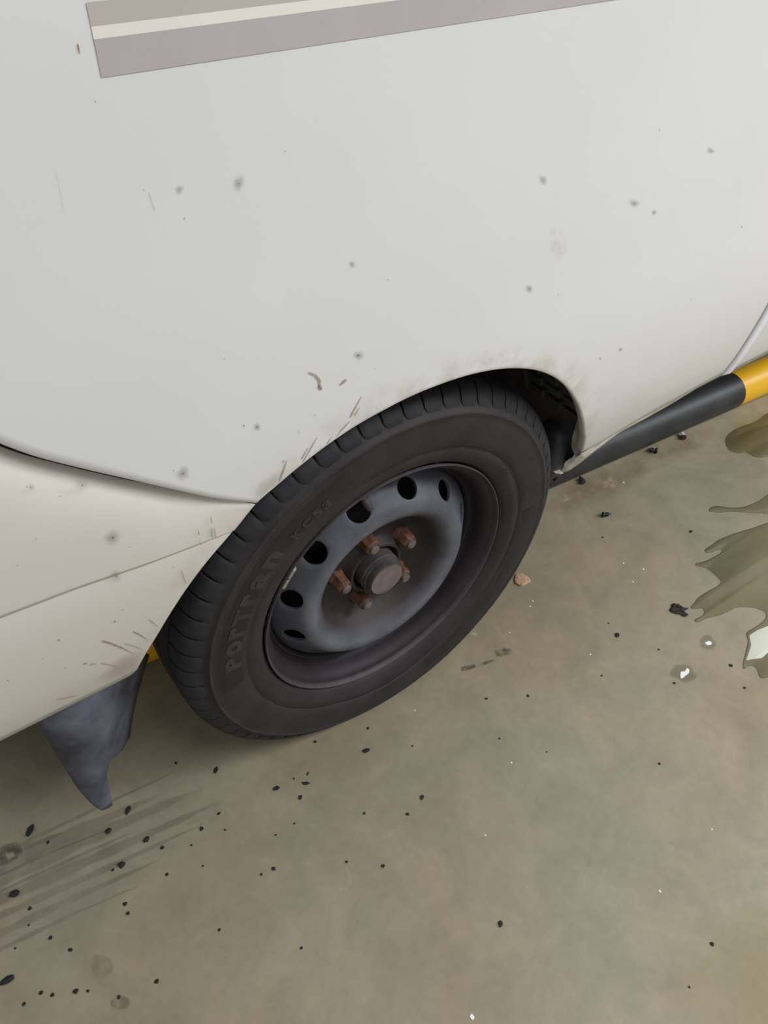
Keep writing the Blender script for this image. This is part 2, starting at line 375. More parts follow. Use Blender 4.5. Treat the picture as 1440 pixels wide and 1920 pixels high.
# stripes: three-band sticker following the skin
def band(name, z0, z1, mat, off):
    xs = np.linspace(-0.305, 0.7515, 60); zs = np.linspace(z0, z1, 4); V = []
    for x in xs:
        for z in zs: V.append((x, YP(x, z)-off, z+H))
    o = mesh(name, V, grid_faces(60, 4), mat, qp); fix_normals(o); return o
tag(band('stripe', 0.7925, 0.8055, M['stripe_a'], 0.0006), 'taupe upper band of the side stripe')
tag(band('stripe', 0.7855, 0.7925, M['stripe_b'], 0.0006), 'cream middle band of the side stripe')
tag(band('stripe', 0.7635, 0.7855, M['stripe_c'], 0.0006), 'mauve-grey lower band of the side stripe')
def door_band(z0, z1, mat):
    xs = np.linspace(0.785, 3.39, 30); V = []
    for x in xs:
        for z in np.linspace(z0, z1, 4): V.append((x, YP(x, z)-0.0042, z+H))
    o = mesh('stripe', V, grid_faces(30, 4), mat, door); fix_normals(o)
for a in ((0.7925, 0.8055, M['stripe_a']), (0.7855, 0.7925, M['stripe_b']), (0.7635, 0.7855, M['stripe_c'])): door_band(*a)

# ------------------------------------------------------------------ rear bumper (upper and lower fields meet in a crease)
NB = 90
gapb = smooth_curve(GAP, NB)
def gap_off(k):
    s = k/(NB-1); return 0.0020+0.0075*min(1, s/0.22)
nrm = np.gradient(gapb, axis=0); nrm /= np.linalg.norm(nrm, axis=1)[:, None]; nrm = np.stack([nrm[:, 1], -nrm[:, 0]], 1)
nrm *= np.sign(-nrm[:, 1:2]+1e-9)                      # pointing down
top = np.array([gapb[k]+nrm[k]*gap_off(k) for k in range(NB)])
CRE = smooth_curve([(-0.2575, 0.3030), (-0.30, 0.3055), (-0.347, 0.310), (-0.429, 0.322), (-0.504, 0.328), (-0.62, 0.336), (-0.74, 0.34)], NB)
BOT = smooth_curve([(-0.3965, 0.1075), (-0.405, 0.0990), (-0.43, 0.0985), (-0.56, 0.100), (-0.74, 0.103)], NB, 1)
def arc(a0, a1, n):
    t = np.radians(np.linspace(a0, a1, n)); r = RARCH(np.degrees(t)); return np.stack([r*np.cos(t), r*np.sin(t)], 1)
a_c = math.degrees(math.atan2(CRE[0, 1], CRE[0, 0])); a_t = math.degrees(math.atan2(top[0, 1], top[0, 0])); a_b = math.degrees(math.atan2(BOT[0, 1], BOT[0, 0]))
CRE[0] = arc(a_c, a_c, 1)[0]; BOT[0] = arc(a_b, a_b, 1)[0]; top[0] = arc(a_t, a_t, 1)[0]
tU = np.array([0, .02, .05, .1, .18, .28, .4, .5, .6, .7, .8, .88, .94, .975, 1.0]); tL = np.r_[np.linspace(0, .9, 16), .95, .975, .988, 0.9885, 1.0]
GL = coons(BOT, CRE, np.array([BOT[0]*(1-t)+CRE[0]*t for t in np.linspace(0, 1, 30)])*0+arc(a_b, a_c, 30), curve_pts([BOT[-1], CRE[-1]], 30), tL)
GU = coons(CRE, top, arc(a_c, a_t, 30), curve_pts([CRE[-1], top[-1]], 30), tU)
G = np.concatenate([GL, GU[:, 1:]], axis=1); nrow = G.shape[1]; kc = len(tL)-1
V = []
for i in range(NB):
    for j in range(nrow):
        x, z = G[i, j]; y = YP(x, z)
        dcr = np.linalg.norm(G[i, j]-G[i, kc]); k0 = min(1, 0.35+i/12)
        if j < kc: y += 0.0045*k0*math.exp(-dcr/0.028)
        dt = np.linalg.norm(G[i, j]-G[i, -1]); fade = min(1, i/14)
        y += (0.019*math.exp(-dt/0.026)+0.012*math.exp(-(dt/0.004)**2))*fade   # tucks in under the panel edge
        if z < 0.150: y += 0.10*(0.150-z)**1.0*0.12
        V.append((x, y, z+H))
F = grid_faces(NB, nrow)
base = len(V)
for i in range(NB):
    v = V[i*nrow]; V.append((v[0], v[1]+0.003, v[2]-0.0022)); V.append((v[0], v[1]+0.010, v[2]-0.0028)); V.append((v[0], v[1]+0.09, v[2]+0.004))
for i in range(NB-1):
    for q in range(3):
        a = i*nrow if q == 0 else base+i*3+q-1; b = (i+1)*nrow if q == 0 else base+(i+1)*3+q-1
        F.append((a, b, base+(i+1)*3+q, base+i*3+q))
base = len(V)
for j in range(nrow):
    v = V[j]; r = math.hypot(v[0], v[2]-H); ex, ez = v[0]/r, (v[2]-H)/r
    V.append((v[0]-ex*0.0015, v[1]+0.0015, v[2]-ez*0.0015)); V.append((v[0]-ex*0.0015, v[1]+0.004, v[2]-ez*0.0015)); V.append((v[0]+ex*0.004, v[1]+0.022, v[2]+ez*0.004))
for j in range(nrow-1):
    for q in range(3):
        a = j if q == 0 else base+j*3+q-1; b = j+1 if q == 0 else base+(j+1)*3+q-1
        F.append((a, b, base+(j+1)*3+q, base+j*3+q))
bp = mesh('rear_bumper', V, F, M['bumper'], van); fix_normals(bp)
# dark seal deep in the gap
V = []
for k in range(NB):
    c = gapb[k]+nrm[k]*gap_off(k)*0.5
    for s in (-0.02, 0.02):
        p = c+nrm[k]*s; V.append((p[0], YP(*p)+0.022, p[1]+H))
fix_normals(mesh('gap_seal', V, grid_faces(NB, 2), M['seal'], bp))

# ------------------------------------------------------------------ rest of the body (roof, floor, tail) so that it stands as a van
def boxes(name, L, mat, parent):
    V = []; F = []
    for (x0, x1, y0, y1, z0, z1) in L:
        b = len(V); V += [(x, y, z) for x in (x0, x1) for y in (y0, y1) for z in (z0, z1)]
        F += [tuple(b+q for q in f) for f in ((0, 1, 3, 2), (4, 6, 7, 5), (0, 4, 5, 1), (2, 3, 7, 6), (0, 2, 6, 4), (1, 5, 7, 3))]
    return fix_normals(mesh(name, V, F, mat, parent, smooth=False))
boxes('underbody', [(0.47, 3.38, 0.03, 1.55, H+0.135, H+0.20), (-0.47, 0.47, 0.32, 1.55, H+0.13, H+0.20), (-0.72, -0.47, 0.09, 1.55, H+0.115, H+0.20)], M['dark'], van)
boxes('cabin_shell', [(-0.72, 3.38, 0.0, 1.55, H+0.46, H+1.29)], M['paint'], van)

boxes('tail_panel', [(-0.735, -0.715, 0.03, 1.55, H+0.105, H+0.74)], M['bumper'], van)

# arch liner
V = []; na, ny = 61, 10
for k in range(na):
    a = math.radians(-6+172*k/(na-1))
    for q in range(ny):
        y = -0.028+0.335*q/(ny-1); r = 0.428 if q else 0.424
        zl = r*math.sin(a); y = max(y, YP(r*math.cos(a), zl)+0.014+0.002*q)
        V.append((r*math.cos(a), y, zl+H))
F = grid_faces(na, ny); c = len(V); V.append((0, 0.307, H))
F += [(k*ny+ny-1, (k+1)*ny+ny-1, c) for k in range(na-1)]
liner = mesh('arch_liner', V, F, M['liner'], van); fix_normals(liner)
def arc_box(name, a0, a1, r0, r1, y0, y1, mat, parent, n=4, taper=0.0):
    V = []
    for k in range(n+1):
        a = math.radians(a0+(a1-a0)*k/n)
        for r, y in ((r1, y0), (r0, y0+taper), (r0, y1-taper), (r1, y1)): V.append((r*math.cos(a), y, r*math.sin(a)+H))
    F = [(k*4+q, k*4+(q+1) % 4, (k+1)*4+(q+1) % 4, (k+1)*4+q) for k in range(n) for q in range(4)]+[(0, 1, 2, 3), (n*4+3, n*4+2, n*4+1, n*4)]
    return fix_normals(mesh(name, V, F, mat, parent, smooth=False))
for y0 in (0.020, 0.062, 0.104):
    for k in range(11): arc_box('liner_rib', 17+4.3*k, 19.6+4.3*k, 0.4215, 0.430, y0+0.003, y0+0.036, M['liner'], liner, 1, 0.003)
arc_box('liner_strap', 20, 62, 0.418, 0.430, -0.002, 0.012, M['liner'], liner, 10, 0.003)
arc_box('liner_strap', 17, 66, 0.419, 0.430, 0.146, 0.158, M['liner'], liner, 10, 0.003)
# rounded pocket of the liner at the foot of the arch
c0 = np.array([0.425, 0.080, H+0.020]); V = []
for i in range(17):
    u = pi*i/16
    for j in range(24):
        v = 2*pi*j/24; sp = lambda t, e=0.75: math.copysign(abs(t)**e, t)
        V.append((c0[0]+0.030*sp(math.sin(u))*sp(math.cos(v)), c0[1]+0.035*sp(math.sin(u))*sp(math.sin(v)), c0[2]+0.062*sp(math.cos(u))))
F = [(i*24+j, i*24+(j+1) % 24, (i+1)*24+(j+1) % 24, (i+1)*24+j) for i in range(16) for j in range(24)]
fix_normals(mesh('liner_pocket', V, F, M['liner'], liner), 1e-6)

# ------------------------------------------------------------------ mud flap: rubber sheet bent along its middle
FR = [((52, 1300, .048), (150, 1265, .038), (275, 1225, .098)), ((75, 1352, .048), (165, 1310, .034), (262, 1265, .098)), ((95, 1386, .048), (172, 1345, .031), (250, 1310, .096)),
      ((115, 1418, .047), (178, 1375, .029), (243, 1345, .093)), ((135, 1451, .046), (182, 1405, .028), (238, 1380, .086)), ((150, 1475, .044), (184, 1430, .029), (224, 1404, .068)),
      ((168, 1496, .042), (185, 1458, .031), (199, 1424, .050)), ((180, 1507, .041), (188, 1482, .034), (193, 1452, .046)), ((190, 1513, .040), (199, 1511, .039), (206, 1507, .040))]
FP = np.array([[at(*q) for q in row] for row in FR]); nr = 33; nc = 13; V = []
for k in range(nr):
    u = k/(nr-1)*(len(FR)-1); i0 = min(int(u), len(FR)-2); fr = u-i0
    row = FP[i0]*(1-fr)+FP[i0+1]*fr
    for q in range(nc):
        t = q/(nc-1); w0, w1, w2 = (1-t)**2, 2*t*(1-t), t*t     # soft bend through the middle
        mid = 2*row[1]-0.5*(row[0]+row[2]); V.append(tuple(row[0]*w0+mid*w1+row[2]*w2))
flap = mesh('mud_flap', V, grid_faces(nr, nc), M['flap'], van); fix_normals(flap)
sm = flap.modifiers.new('thickness', 'SOLIDIFY'); sm.thickness = 0.005; sm.offset = 1
tag(flap, 'grey-black curled rubber mud flap')

# ------------------------------------------------------------------ tyre
HUB = (0, 0, H)
PROF = [(0.020, 0.2165), (0.0085, 0.2200), (0.0040, 0.2228), (-0.0010, 0.2270), (-0.0050, 0.233), (-0.0090, 0.243), (-0.0108, 0.2515), (-0.0098, 0.2535), (-0.0098, 0.2565), (-0.0118, 0.2585), (-0.0130, 0.272), (-0.0136, 0.288), (-0.0130, 0.301), (-0.0120, 0.3075), (-0.0132, 0.3095), (-0.0128, 0.3135), (-0.0098, 0.3155), (-0.0070, 0.3205), (-0.0025, 0.3275), (0.004, 0.3335), (0.012, 0.3375), (0.030, 0.3395), (0.042, 0.340), (0.0425, 0.3470), (0.072, 0.3485), (0.0735, 0.3405), (0.0825, 0.3405), (0.084, 0.3485), (0.113, 0.347), (0.1145, 0.340), (0.120, 0.340), (0.1205, 0.3455), (0.150, 0.342), (0.160, 0.336), (0.169, 0.318), (0.172, 0.29), (0.168, 0.25), (0.158, 0.222), (0.140, 0.2165)]
def squash(x, y, z):                                  # standing tyre: flat at the floor, sidewall swells a little
    if z < -H+0.0004: z = -H+0.0004
    if z < -0.20:
        b = math.exp(-((z+0.27)/0.035)**2)*math.exp(-(x/0.11)**2)*0.005
        y += -b if y < 0.03 else (b if y > 0.14 else 0)
    return (x, y, z)
def ysw(r):
    pr = [(b, a) for a, b in PROF[2:19]]; return float(np.interp(r, [p[0] for p in pr], [p[1] for p in pr]))
NT = 240; V = []
for k in range(NT):
    a = 2*pi*k/NT
    for (y, r) in PROF: V.append(squash(r*math.cos(a), y, r*math.sin(a)))
tyre = mesh('tyre', V, grid_faces(NT, len(PROF), True), M['tyre'], van, loc=HUB); fix_normals(tyre); edge_split(tyre, 40)
tag(tyre, 'worn black van tyre with raised sidewall lettering')
# shoulder tread blocks, one by one
NBK = 64; pitch = 2*pi/NBK
BP = [(-0.0076, 0.3190), (-0.0070, 0.3230), (-0.0048, 0.3290), (-0.0005, 0.3360), (0.0060, 0.3422), (0.0150, 0.3460), (0.0260, 0.3472), (0.0360, 0.3478)]
BI = [(-0.0070, 0.3185), (-0.0058, 0.3222), (-0.0020, 0.3275), (0.0040, 0.3320), (0.0090, 0.3360), (0.0160, 0.3385), (0.0260, 0.3390), (0.0360, 0.3392)]
def block_mesh(a_mid, deform):
    V = []; cols = []
    g = 0.0030
    for s in (-1.0, -0.95, -0.4, 0.4, 0.95, 1.0):
        cols.append(s)
    for s in cols:
        for i, ((y, r), (yi, ri)) in enumerate(zip(BP, BI)):
            lean = 0.0012*math.sin(i*0.9)+0.0022*i/7          # grooves run slightly askew
            hw = (pitch*0.345-g)/2
            wn = 1.0-0.30*max(0, (2-i))/2 if i < 2 else 1.0      # lower end of each lug narrows to a rounded foot
            a = (s*hw*wn)/0.345 if False else s*(pitch/2-g/0.345/2)*wn+lean/0.345
            if abs(s) == 1.0: yy, rr = yi*0.10+y*0.90, ri*0.10+r*0.90
            else: yy, rr = y, r
            V.append((a, yy, rr))
    n = len(BP); F = grid_faces(len(cols), n)
    base = len(V)
    for s in (-1.0, 1.0):
        for i, (yi, ri) in enumerate(BI):
            wn = 1.0-0.30*max(0, (2-i))/2 if i < 2 else 1.0
            V.append((s*(pitch/2-g/0.345/2)*wn+(0.0012*math.sin(i*0.9)+0.0022*i/7)/0.345, yi, ri))
    for i in range(n-1):
        F.append((i, i+1, base+i+1, base+i)); c5 = (len(cols)-1)*n
        F.append((c5+i, c5+i+1, base+n+i+1, base+n+i))
    # inner end wall
    ends = [c*n+n-1 for c in range(len(cols))]
    F.append(tuple(ends)+(base+n+n-1, base+n-1)); F.append(tuple(c*n for c in range(len(cols)))+(base+n, base))
    out = []
    for a, y, r in V:
        aa = a+(a_mid if deform else 0.0)
        p = (r*math.cos(aa), y, r*math.sin(aa)); out.append(squash(*p) if deform else p)
    return out, F
Vs, Fs = block_mesh(0, False)
proto = None
for k in range(NBK):
    a = pitch*(k+0.35); flat = abs(((a-1.5*pi+pi) % (2*pi))-pi) < 0.36
    if flat:
        Vd, Fd = block_mesh(a, True); o = mesh('tread_block', Vd, Fd, M['tread'], tyre); fix_normals(o); edge_split(o, 38)
    else:
        if proto is None:
            proto = mesh('tread_block', Vs, Fs, M['tread'], tyre); fix_normals(proto); edge_split(proto, 38); o = proto
        else: o = proto.copy(); link(o, tyre)
        o.rotation_euler = (0, -a, 0)
# sidewall: smooth dark field behind the lettering, dashed ring, raised letters
def side_patch(name, a0, a1, r0, r1, off, mat, na=60, nr=6):
    V = []
    for k in range(na):
        a = math.radians(a0+(a1-a0)*k/(na-1))
        for q in range(nr):
            r = r0+(r1-r0)*q/(nr-1); e = off if 0 < q < nr-1 and 0 < k < na-1 else -0.0004
            V.append(squash(r*math.cos(a), ysw(r)-e, r*math.sin(a)))
    return fix_normals(mesh(name, V, grid_faces(na, nr), mat, tyre))
side_patch('lettering_field', 186, 106, 0.2605, 0.3065, 0.0004, M['tyre_panel'])
side_patch('lettering_field', 6, -74, 0.2605, 0.3065, 0.0004, M['tyre_panel'])
for a0, a1 in ((102, 84), (82, 66), (64, 52), (192, 206), (208, 224), (226, 242), (-80, -96), (-98, -112), (10, 24), (26, 40)):
    side_patch('sidewall_bar', a0, a1, 0.2528, 0.2572, 0.0006, M['tyre_panel'], 16, 4)
side_patch('sidewall_ridge', 0.001, 359.999, 0.3085, 0.3148, 0.0006, M['tyre_ridge'], 200, 4)
def text_mesh(s, size):
    c = bpy.data.curves.new('txt', 'FONT'); c.body = s; c.size = size; c.extrude = 0.02*size; c.offset = 0.045*size; c.resolution_u = 3
    o = bpy.data.objects.new('txt', c); COL.objects.link(o)
    me = bpy.data.meshes.new_from_object(o.evaluated_get(bpy.context.evaluated_depsgraph_get()))
    bm = bmesh.new(); bm.from_mesh(me)
    bmesh.ops.triangulate(bm, faces=bm.faces); bmesh.ops.subdivide_edges(bm, edges=[e for e in bm.edges if e.calc_length() > size*0.25], cuts=1)
    V = np.array([tuple(v.co) for v in bm.verts]); F = [tuple(v.index for v in f.verts) for f in bm.faces]
    bm.free(); bpy.data.objects.remove(o); bpy.data.curves.remove(c); bpy.data.meshes.remove(me); return V, F
def sidewall_letter(ch, a0, a1, r0, r1, raise_=0.0011):
    V, F = text_mesh(ch, 1.0); lo = V.min(0); hi = V.max(0); W = []
    for v in V:
        u = (v[0]-lo[0])/(hi[0]-lo[0]); t = (v[1]-lo[1])/(hi[1]-lo[1]); e = raise_ if v[2] > 0 else -0.0008
        a = math.radians(a0+(a1-a0)*u); r = r0+(r1-r0)*t
        W.append((r*math.cos(a), ysw(r)-e, r*math.sin(a)))
    o = mesh('sidewall_letter', W, F, M['letter'], tyre, smooth=False); fix_normals(o); return o
for ch, a0, a1 in (('P', 177.0, 171.6), ('o', 170.4, 164.9), ('r', 163.6, 159.2), ('T', 158.6, 153.0), ('r', 151.8, 147.4), ('a', 146.2, 140.6), ('n', 139.2, 133.6)):
    sidewall_letter(ch, a0, a1, 0.2660, 0.2905)
for ch, a0, a1 in (('K', 128.6, 125.4), ('C', 124.6, 121.6), ('5', 120.6, 118.0), ('3', 117.2, 114.6)): sidewall_letter(ch, a0, a1, 0.2655, 0.2810)

# ------------------------------------------------------------------ steel wheel
NW = 144; holes = 12; per = NW//holes
DISC_IN = [(0.047, 0.0400), (0.0435, 0.0415), (0.0405, 0.0420), (0.0380, 0.0440), (0.0385, 0.0480), (0.0440, 0.0510), (0.0525, 0.0550), (0.0548, 0.060), (0.0550, 0.082), (0.0530, 0.090), (0.0470, 0.0975), (0.0370, 0.1040), (0.0260, 0.1100), (0.0170, 0.1165), (0.0110, 0.1250), (0.0080, 0.1340), (0.0072, 0.1410), (0.0085, 0.1470), (0.0105, 0.1515)]
BAND0 = (0.0105, 0.1515); BAND1 = (0.0440, 0.1845)
BARREL = [(0.0480, 0.1865), (0.0530, 0.1878), (0.0530, 0.1890), (0.0410, 0.1908), (0.0395, 0.1930), (0.0412, 0.1965), (0.0385, 0.1988), (0.0310, 0.1997), (0.0225, 0.2015), (0.0155, 0.2045), (0.0100, 0.2082), (0.0070, 0.2120), (0.0066, 0.2148), (0.0035, 0.2170), (0.0002, 0.2180), (-0.0016, 0.2190), (-0.0018, 0.2203), (0.0002, 0.2210), (0.0040, 0.2204), (0.0090, 0.2170)]
V = []; F = []
def lathe(P):
    b = len(V)
    for k in range(NW):
        a = 2*pi*k/NW
        for (y, r) in P: V.append((r*math.cos(a), y, r*math.sin(a)))
    F.extend(grid_faces(NW, len(P), True, b))
lathe(DISC_IN); lathe([BAND1]+BARREL)
bl = math.hypot(BAND1[0]-BAND0[0], BAND1[1]-BAND0[1])
def band_pt(t, a, sink=0.0):
    y = BAND0[0]+(BAND1[0]-BAND0[0])*t+sink*0.68; r = BAND0[1]+(BAND1[1]-BAND0[1])*t-sink*0.73
    return (r*math.cos(a), y, r*math.sin(a))
HOLE0 = math.radians(14.5)
hk0 = round(HOLE0/(2*pi/NW))
for h in range(holes):
    kc0 = hk0+h*per; ac = 2*pi*kc0/NW; half = per//2
    rect = []                                           # boundary, matching the lathe columns
    for k in range(-half, half): rect.append((0.0, 2*pi*(kc0+k)/NW))
    for q in range(6): rect.append((q/6, 2*pi*(kc0+half)/NW))
    for k in range(half, -half, -1): rect.append((1.0, 2*pi*(kc0+k)/NW))
    for q in range(6, 0, -1): rect.append((q/6, 2*pi*(kc0-half)/NW))
    n = len(rect); b = len(V); rings = [(1.0, 0), (0.66, 0), (0.33, 0), (0.08, 0), (0.0, 0.0012), (0.0, 0.006)]
    for (t, a) in rect:
        du = (a-ac)*0.168; dv = (t-0.45)*bl; ang = math.atan2(dv, du)
        hu, hv = 0.0190*math.cos(ang), 0.0178*math.sin(ang)
        for (w_, sk) in rings:
            u = hu+(du-hu)*w_; v = hv+(dv-hv)*w_
            if sk and sk < 0.003: u *= 0.97; v *= 0.97
            V.append(band_pt(v/bl+0.45, ac+u/0.168, sk))
    m_ = len(rings)
    F.extend(grid_faces(n, m_, True, b))
wheel = mesh('steel_wheel', V, F, M['rim'], van, loc=HUB); fix_normals(wheel, 1e-5); edge_split(wheel, 50)
tag(wheel, 'dusty black steel wheel with round vent holes and rusty nuts')
def lathe_part(name, P, mat, parent, n=40, centre=(0, 0), hexa=None, rot=0.0):
    V = []
    for k in range(n):
        a = 2*pi*k/n+rot
        for (y, r) in P: V.append((centre[0]+r*math.cos(a), y, centre[1]+r*math.sin(a)))
    F = grid_faces(n, len(P), True); c = len(V); V.append((centre[0], P[0][0], centre[1]))
    F += [(k*len(P), ((k+1) % n)*len(P), c) for k in range(n)]
    o = mesh(name, V, F, mat, parent); fix_normals(o, 1e-6); edge_split(o, 32); return o
cap = lathe_part('hub_cap', [(0.009, 0.001), (0.009, 0.029), (0.0102, 0.0308), (0.013, 0.0315), (0.0215, 0.0318), (0.0222, 0.0338), (0.0262, 0.0345), (0.0275, 0.0358), (0.06, 0.0362)], M['cap'], wheel, 48)
cap.data.materials.append(M['capside'])
for p in cap.data.polygons:
    if max(cap.data.vertices[i].co.y for i in p.vertices) > 0.0101: p.material_index = 1
nut0 = None
for k in range(5):
    a = math.radians(175-72*k); c = (0.0662*math.cos(a), 0.0662*math.sin(a))
    if nut0 is None:
        V = []; F = []
        P = [(0.0275, 0.0080), (0.0262, 0.0092), (0.0265, 0.0104), (0.0290, 0.0120), (0.0475, 0.0122), (0.0480, 0.0138), (0.0545, 0.0150)]
        nut0 = lathe_part('lug_nut', P, M['rust'], wheel, 6); s0 = lathe_part('wheel_stud', [(0.0205, 0.0005), (0.0207, 0.0050), (0.0222, 0.0072), (0.034, 0.0076)], M['stud'], wheel, 20)
        nut0.data.polygons.foreach_set('use_smooth', [False]*len(nut0.data.polygons))
        o, s = nut0, s0
    else: o = nut0.copy(); link(o, wheel); s = s0.copy(); link(s, wheel)
    for q in (o, s): q.scale = (1.1, 1, 1.1); q.location = (c[0], 0, c[1]); q.rotation_euler = (0, 0.5*k+0.2, 0)
# brake drum behind the holes, valve stem, balance weight
drum = lathe_part('brake_drum', [(0.075, 0.06), (0.072, 0.120), (0.074, 0.150), (0.080, 0.155), (0.15, 0.158)], M['dark'], wheel, 40)
def tube_between(name, p, q, r0, r1, mat, parent, n=14):
    p, q = Vector(p), Vector(q); d = (q-p).normalized(); u = d.orthogonal().normalized(); v = d.cross(u); V = []
    L = [(0, r0*0.9), (0.02, r0), (0.55, r0), (0.56, r1), (0.94, r1), (1.0, r1*0.75)]
    for k in range(n):
        a = 2*pi*k/n
        for t, r in L: V.append(tuple(p+(q-p)*t+(u*math.cos(a)+v*math.sin(a))*r))
    F = grid_faces(n, len(L), True)+[tuple(k*len(L) for k in range(n)), tuple(k*len(L)+len(L)-1 for k in range(n))]
    o = mesh(name, V, F, mat, parent); fix_normals(o); edge_split(o, 40); return o
va = math.radians(101); vr = lambda r, y, a=va: (r*math.cos(a), y, r*math.sin(a))
tube_between('valve_stem', vr(0.190, 0.046), vr(0.157, 0.022, math.radians(99)), 0.0050, 0.0060, M['capside'], wheel)
def rim_clip(a0, a1):
    V = []; n = 10
    for k in range(n+1):
        a = math.radians(a0+(a1-a0)*k/n)
        for (y, r) in ((-0.0022, 0.2195), (-0.003, 0.2165), (-0.001, 0.2125), (0.004, 0.2085), (0.008, 0.2065), (0.009, 0.2085), (0.004, 0.2125), (0.001, 0.2175)): V.append(vr(r, y, a))
    F = [(k*8+q, k*8+(q+1) % 8, (k+1)*8+(q+1) % 8, (k+1)*8+q) for k in range(n) for q in range(8)]+[tuple(range(8)), tuple(n*8+q for q in range(8))]
    return fix_normals(mesh('balance_weight', V, F, M['weight'], wheel))
rim_clip(148.5, 144.6); rim_clip(144.2, 140.0)

# ------------------------------------------------------------------ marks on the bodywork
def spot_mesh(name, cpx, cpy, rx, ry, mat, parent, prof=((0, 1), (.3, .9), (.65, .45), (1, 0)), rot=0.0, off=0.0006, n=22, jit=0.12, surf='panel'):
    V = []; fd = []
    ph = RNG.uniform(0, 6.28, 3); cr, sr = math.cos(rot), math.sin(rot)
    for k in range(n):
        a = 2*pi*k/n; w_ = 1+jit*(math.sin(2*a+ph[0])+0.6*math.sin(3*a+ph[1])+0.5*math.sin(5*a+ph[2]))
        for (t, f_) in prof:
            dx, dy = rx*t*w_*math.cos(a), ry*t*w_*math.sin(a); x, y = cpx+dx*cr-dy*sr, cpy+dx*sr+dy*cr
            p = on_panel(x, y, off) if surf == 'panel' else on_floor(x, y, off)
            if surf == 'panel':                          # never past the arch lip or the lower edge
                r = math.hypot(p[0], p[2]-H); zl = p[2]-H
                rm = float(RARCH(math.degrees(math.atan2(zl, p[0]))))+0.002
                if r < rm: x_, zl = p[0]*rm/r, zl*rm/r
                else: x_ = p[0]
                zl = max(zl, 0.102); p = (x_, YP(x_, zl)-off, zl+H)
            V.append(tuple(p)); fd.append(f_)
    return mesh(name, V, grid_faces(n, len(prof), True), mat, parent, fade=fd)
def stroke(name, pts, w0, w1, mat, parent, off=0.0007, surf='panel', soft=0.25):
    P = curve_pts(pts, max(8, len(pts)*4)); T = np.gradient(P, axis=0); T /= np.linalg.norm(T, axis=1)[:, None]; Nn = np.stack([-T[:, 1], T[:, 0]], 1)
    V = []; fd = []; n = len(P)
    for k in range(n):
        s = k/(n-1); wd = (w0+(w1-w0)*s)*(0.35+0.65*math.sin(pi*min(1, max(0, 0.06+s*0.88)))**0.5)*(1+0.2*math.sin(k*2.3))
        for q, f_ in ((-1, soft), (-.6, 1), (.6, 1), (1, soft)):
            x, y = P[k]+Nn[k]*wd/2*q; p = on_panel(x, y, off) if surf == 'panel' else on_floor(x, y, off)
            V.append(tuple(p)); fd.append(f_*(1 if 0 < k < n-1 else 0.3))
    return mesh(name, V, grid_faces(n, 4), mat, parent, fade=fd)
for (x, y, r, rc, par) in ((343, 887, 15, 2, qp), (482, 800, 9, 2, qp), (447, 343, 12, 1.5, qp), (672, 666, 11, 2, qp), (336, 355, 10, 0.8, qp), (153, 909, 15, 2, bp), (211, 1007, 17, 3, bp), (58, 913, 9, 1.8, bp),
                           (992, 541, 9, 1.5, qp), (1189, 381, 10, 1.2, qp), (1226, 398, 6, .8, qp), (1018, 337, 10, .8, qp), (218, 1080, 13, 1.8, bp), (660, 495, 8, 0.6, qp), (1332, 282, 8, .6, qp), (1163, 655, 5, .8, qp)):
    spot_mesh('dirt_spot', x, y, r, r*0.95*(1.5 if r in (12,) else 1), M['dirt'], par)
    spot_mesh('dirt_speck', x+RNG.uniform(-1, 1), y, rc, rc, M['dirt_core'], par, off=0.0009, n=10)
for (x, y, r) in ((457, 798, 2.0), (325, 882, 1.3), (178, 190, 1.6), (534, 283, 1.3), (727, 524, 1.3), (420, 672, 1), (590, 778, 1.2), (1125, 672, 1.6), (1047, 552, 1), (1236, 243, 1.2), (1390, 425, 1.3), (269, 356, 1.4), (345, 409, 1.8), (703, 690, 1), (1295, 560, 1)):
    spot_mesh('dirt_speck', x, y, r, r*1.2, M['dirt_core'], qp, n=9)
for (x, y, r) in ((50, 912, 1.8), (289, 914, 2), (113, 930, 1.4), (243, 1025, 1.3), (67, 1010, 1.3), (33, 1060, 1.3), (110, 1200, 2.2), (215, 1165, 2.2), (230, 1143, 1.2), (325, 1063, 1.3), (122, 1252, 1.2), (15, 1275, 1.4), (80, 1235, 1.2)):
    spot_mesh('dirt_speck', x, y, r, r*1.1, M['dirt_core'], bp, n=9)
spot_mesh('dirt_spot', 1046, 455, 18, 34, M['pale_mark'], qp, prof=((0, .35), (.4, .3), (.75, .15), (1, 0)))
S = lambda *p: p
for pts, a, b, mt in ((S((577, 698), (590, 703), (598, 712), (599, 724)), 5, 8, 'scrape'), (S((597, 722), (602, 731)), 8, 7, 'scrape_dark'), (S((636, 722), (643, 716), (649, 711)), 4, 7, 'scrape'),
                      (S((678, 742), (668, 760), (656, 783)), 2, 4.5, 'scrape'), (S((675, 762), (664, 780)), 1.5, 2.5, 'scrape'), (S((656, 789), (640, 806), (630, 818)), 3, 1.8, 'scrape'), (S((623, 817), (612, 833)), 1.5, 2.5, 'scrape'),
                      (S((595, 818), (580, 845), (566, 868)), 1.8, 3, 'scrape'), (S((578, 838), (564, 862)), 2, 3, 'scrape'), (S((538, 861), (530, 885), (523, 903)), 2, 5, 'scrape'), (S((532, 862), (530, 867)), 2.5, 2.5, 'scrape'),
                      (S((559, 805), (560, 814)), 1, 1, 'scrape'), (S((278, 359), (285, 382)), 0.8, 0.8, 'scrape_dark'), (S((285, 380), (290, 396)), 0.8, 0.8, 'scrape_dark'), (S((103, 315), (120, 400)), 0.8, 0.8, 'dirt')):
    stroke('scrape_mark', pts, a, b, M[mt], qp)
stroke('dry_seed', S((145, 81), (147, 92), (149, 101)), 4, 2, M['seed'], qp)
